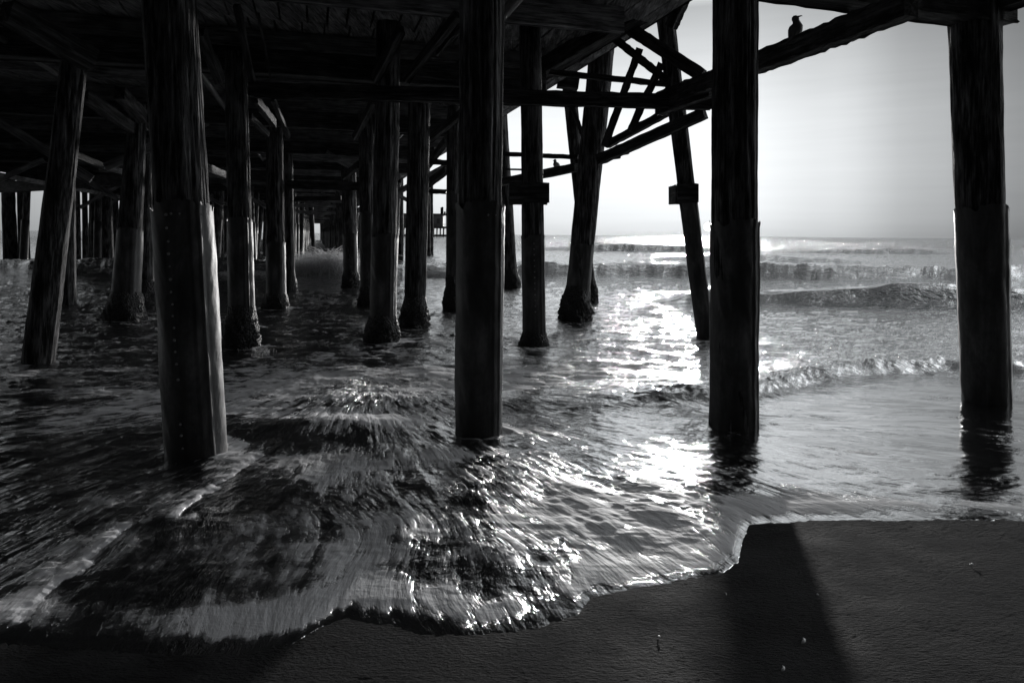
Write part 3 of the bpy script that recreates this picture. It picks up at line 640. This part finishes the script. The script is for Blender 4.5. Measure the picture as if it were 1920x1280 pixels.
# ------------------------------------------------------------------ birds
def bird(loc, s, heading, label, body_mat):
    e = empty('gull', tuple(loc)); e.scale = (s, s, s); e.rotation_euler.z = heading; tag(e, label, 'bird')
    # spine: tail -> body -> neck -> crown, x forward, z up (metres, a gull about 0.3 tall)
    sp = [(-.105, .045, .006, .004), (-.09, .06, .022, .014), (-.06, .085, .048, .034), (-.02, .115, .070, .058), (.02, .145, .074, .064), (.045, .175, .066, .055), (.055, .205, .048, .042),
          (.058, .23, .038, .036), (.062, .252, .038, .040), (.070, .27, .034, .038), (.078, .284, .022, .026), (.082, .291, .006, .008)]
    n = 20; V = []; Fc = []; sp = [(x, z, ry * (1.22 if z < .19 else 1.05), rr * (1.22 if z < .19 else 1.05)) for (x, z, ry, rr) in sp]
    for i, (x, z, ry, rr) in enumerate(sp):
        a = sp[max(i - 1, 0)]; b = sp[min(i + 1, len(sp) - 1)]; t = Vector((b[0] - a[0], 0, b[1] - a[1])).normalized(); nrm = Vector((-t.z, 0, t.x))
        for k in range(n):
            th = 2 * math.pi * k / n; p = Vector((x, 0, z)) + Vector((0, 1, 0)) * ry * math.cos(th) + nrm * rr * math.sin(th); V.append(tuple(p))
    for i in range(len(sp) - 1):
        for k in range(n): Fc.append((i * n + k, i * n + (k + 1) % n, (i + 1) * n + (k + 1) % n, (i + 1) * n + k))
    Fc += [tuple(range(n))[::-1], tuple(range((len(sp) - 1) * n, len(sp) * n))]
    link_mesh('body', V, Fc, body_mat, e, True)
    V = []; Fc = []
    for i, (x, r, z) in enumerate(((.095, .014, .265), (.115, .009, .262), (.135, .007, .258), (.146, .002, .250))):
        for k in range(8): th = math.pi * k / 4; V.append((x, r * .7 * math.cos(th), z + r * math.sin(th)))
    for i in range(3):
        for k in range(8): Fc.append((i * 8 + k, i * 8 + (k + 1) % 8, (i + 1) * 8 + (k + 1) % 8, (i + 1) * 8 + k))
    Fc.append(tuple(range(8))[::-1]); Fc.append(tuple(range(24, 32))); link_mesh('beak', V, Fc, M['beak'], e, True)
    for sgn in (-1, 1):
        V = []; Fc = []; w = [(.045, .185, .0), (.03, .15, .035), (-.02, .11, .04), (-.07, .075, .03), (-.125, .04, .012), (-.16, .02, .003)]
        for (x, z, hw) in w:
            for k in range(8):
                th = math.pi * k / 4; V.append((x, sgn * (.080 - .35 * abs(x - .0) * .4 + .010 * math.cos(th)), z + (hw + .003) * math.sin(th)))
        for i in range(len(w) - 1):
            for k in range(8): Fc.append((i * 8 + k, i * 8 + (k + 1) % 8, (i + 1) * 8 + (k + 1) % 8, (i + 1) * 8 + k))
        link_mesh('wing', V, Fc, body_mat, e, True)
        link = tube('leg', (.0, sgn * .022, .0), (.012, sgn * .022, .08), .004, .005, 8, 3, M['beak'], e)
        V = [(-.008, sgn * .022, .004), (.032, sgn * .022 - .016, .002), (.036, sgn * .022, .002), (.032, sgn * .022 + .016, .002), (-.008, sgn * .022, 0), (.032, sgn * .022 - .016, 0), (.036, sgn * .022, 0), (.032, sgn * .022 + .016, 0)]
        link_mesh('foot', V, [(0, 1, 2, 3), (7, 6, 5, 4), (0, 4, 5, 1), (1, 5, 6, 2), (2, 6, 7, 3), (3, 7, 4, 0)], M['beak'], e)
    return e
gp = girder_pt(1496, 3.80)
gull = bird(gp, .92, -.3, 'gull standing on the long girder, black against the sky, beak to the right', M['gull']); gull.rotation_euler.y = -.42
bird(W(1044, 321, 15.2) + Vector((0, 0, .02)), .85, 2.4, 'small pale bird perched on the thin pipe left of the crossed piles', plain('pale_feathers', .5, .7))

# ------------------------------------------------------------------ distant platform at the pier's end
def platform():
    P0 = W(824, 442, 360); e = empty('pier_platform', (P0.x, P0.y, 0)); tag(e, 'distant pier platform on columns with a pavilion and masts, seen through the gap', 'building')
    def box(name, x0, x1, y0, y1, z0, z1, mat, par=e):
        V = [(x, y, z) for z in (z0, z1) for (x, y) in ((x0, y0), (x1, y0), (x1, y1), (x0, y1))]
        return link_mesh(name, V, [(3, 2, 1, 0), (4, 5, 6, 7), (0, 1, 5, 4), (1, 2, 6, 5), (2, 3, 7, 6), (3, 0, 4, 7)], mat, par)
    box('deck', -30, 6, 0, 14, 4.6, 5.6, M['far']); box('fender', -30, 6, -.3, .2, .2, 1.3, M['far'])
    for i in range(20): box('column', -28 + i * 1.75, -27.3 + i * 1.75, .5, 1.3, -1, 4.6, M['far'])
    b = box('pavilion', -30, 1.5, 3, 11, 5.6, 11.6, M['farlight']); box('roof', -31, 4, 2, 12, 11.6, 12.4, M['far'])
    for i in range(9): box('window', -29 + i * 3.4, -27.4 + i * 3.4, 2.9, 3.0, 7.2, 9.8, M['far'], b)
    box('railing', -30, 5.5, .3, .4, 6.6, 6.8, M['far'])
    for i in range(12): box('railing_post', -28 + i * 2.9, -27.8 + i * 2.9, .3, .4, 5.6, 6.6, M['far'])
    r2 = random.Random(2)
    for i in range(22): x = r2.uniform(-26, 3); box('mast', x, x + r2.uniform(.3, 1.0), 5, 5.6, 12.4, 12.4 + r2.uniform(1.0, 4.2), M['far'])
platform()

# ------------------------------------------------------------------ spray and splashes
def strands(name, label, items, mat):
    V = []; Fc = []
    for (p, v0, ln, r) in items:
        n = 7; pts = []
        for i in range(n + 1):
            t = i / n * ln; pts.append(p + v0 * t + Vector((0, 0, -4.9 * t * t * .5)))
        for i, q in enumerate(pts):
            rr = r * math.sin(math.pi * (i + .4) / (n + .8)); d = (pts[min(i + 1, n)] - pts[max(i - 1, 0)]).normalized(); s = d.cross(Vector((0, 1, .01))).normalized(); u = d.cross(s)
            for k in range(3): a = 2.094 * k; V.append(tuple(q + (s * math.cos(a) + u * math.sin(a)) * rr))
        o = len(V) - 3 * (n + 1)
        for i in range(n):
            for k in range(3): Fc.append((o + i * 3 + k, o + i * 3 + (k + 1) % 3, o + (i + 1) * 3 + (k + 1) % 3, o + (i + 1) * 3 + k))
    o = link_mesh(name, V, Fc, mat, smooth=True); tag(o, label, 'spray', kind='stuff'); return o
it = []
rs = random.Random(11)
for i in range(6000):
    px = rs.choice((rs.gauss(600, 45), rs.gauss(640, 35), rs.gauss(560, 60), rs.uniform(395, 700), rs.gauss(440, 22), rs.gauss(815, 14)))
    Y = 27.2 + rs.uniform(-.8, 2.2); pk = .35 + .65 * math.exp(-((px - 620) / 60) ** 2)
    p = W(px, 520 - rs.random() * 26 * pk, Y)
    it.append((p, Vector((rs.gauss(0, 1.4), rs.uniform(-1.2, .3), rs.uniform(.6, 2.9) * pk)), rs.uniform(.25, .95), rs.uniform(.005, .013)))
strands('wave_spray', 'streaky white spray thrown up where the breaker crosses the pier corridor', it, M['spray'])
it = []
for (px, py, n, s) in ((470, 655, 40, .2), (495, 662, 30, .2), (720, 640, 40, .3), (790, 615, 40, .3), (640, 800, 26, .25), (300, 985, 0, .1), (826, 925, 6, .3)):
    for i in range(n):
        p = G(px + rs.gauss(0, 12), py + rs.gauss(0, 3)); it.append((p + Vector((0, 0, .02)), Vector((rs.gauss(0, .5), rs.uniform(-.4, .1), rs.uniform(.3, 1.3))) * (s * 2.2), rs.uniform(.15, .4), rs.uniform(.0015, .004)))
strands('foot_splashes', 'small splashes of white water around the feet of the middle piles', it, M['spray'])

# ------------------------------------------------------------------ shell bits on the wet sand
for (px, py, s, lb) in ((1090 / 2 + 960, 1118 / 2 + 640, .014, 'broken white shell on the dark sand, lower right of centre'), (1722 / 2 + 960, 820 / 2 + 640, .011, 'small white shell on the brighter sand at right'),
                        (1148 / 2 + 960, 937 / 2 + 640, .008, 'tiny pale shell chip near the shadow edge'), (1013 / 2 + 960, 1228 / 2 + 640, .012, 'pale shell chip at the lower picture edge'),
                        (800 / 2 + 960, 932 / 2 + 640, .008, 'tiny pale shell chip on sand below the foam edge'), (553 / 2 + 960, 1105 / 2 + 640, .009, 'tiny pale shell chip below the bright foam tip')):
    q = G(px, py, .06); z = float(sand_h(np.array([q.x]), np.array([q.y]))[0])
    V = []; Fc = []; n = 9
    for i in range(4):
        for k in range(n):
            a = math.pi * (k / (n - 1)) * 1.1 - .1; r = s * (1 - .06 * (k % 2)) * (.25 + .25 * i); V.append((r * math.cos(a) * 1.2, r * math.sin(a) * .8, s * .45 * (1 - (i / 3) ** 2) + .001))
    for i in range(3):
        for k in range(n - 1): Fc.append((i * n + k, i * n + k + 1, (i + 1) * n + k + 1, (i + 1) * n + k))
    o = link_mesh('seashell', V, Fc, M['shell'], None, True); o.location = (q.x, q.y, z + .004); o.rotation_euler = (rng.uniform(-.3, .3), .2, rng.uniform(0, 6)); tag(o, lb, 'shell', 'shell bits on the sand')
    sm = o.modifiers.new('thick', 'SOLIDIFY'); sm.thickness = s * .12

for (c, z, rad, lb) in ((-.9, 4.42, .05, 'thin pipe slung under the deck on the left of the corridor'), (3.3, 4.5, .07, 'thick pipe slung under the deck right of the flaking piles'), (-3.1, 4.3, .04, 'thin conduit slung under the deck left of the straight pile')):
    o = tube('pipe', PP(-4, c, z), PP(60, c, z - .05), rad, rad, 12, 40, M['iron'], None, lambda TH, T, zz: .012 * (np.abs((zz % 3.0) - 1.5) < .05)); tag(o, lb, 'pipe')

# low cross walers and rungs down the corridor, crossed braces between the rows
for k in range(2, 20):
    a = .2 + 5.4 * k
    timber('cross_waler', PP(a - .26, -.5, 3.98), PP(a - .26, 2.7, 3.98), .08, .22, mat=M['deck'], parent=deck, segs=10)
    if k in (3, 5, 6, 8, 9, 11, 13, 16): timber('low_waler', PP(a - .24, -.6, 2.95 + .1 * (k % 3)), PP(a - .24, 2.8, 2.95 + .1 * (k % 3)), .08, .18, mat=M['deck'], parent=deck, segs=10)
for c0 in (-11.2, -9, -6.8, -4.6, -2.3, 2.3, 4.5):
    for k in range(1 if c0 < 2 else 2, 9, 2):
        a = .2 + 5.4 * k + rng.uniform(-.3, .3); sg = rng.choice((-1, 1))
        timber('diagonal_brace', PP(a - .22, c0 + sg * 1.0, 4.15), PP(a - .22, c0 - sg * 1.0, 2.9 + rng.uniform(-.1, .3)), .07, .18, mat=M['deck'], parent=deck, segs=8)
for c0 in (-9.0, -4.6, -.25, 2.45):
    timber('longitudinal_waler', PP(12 if abs(c0) < 3 else 8, c0 - .2, 3.55), PP(75, c0 - .2, 3.55), .08, .16, mat=M['deck'], parent=deck, segs=30)
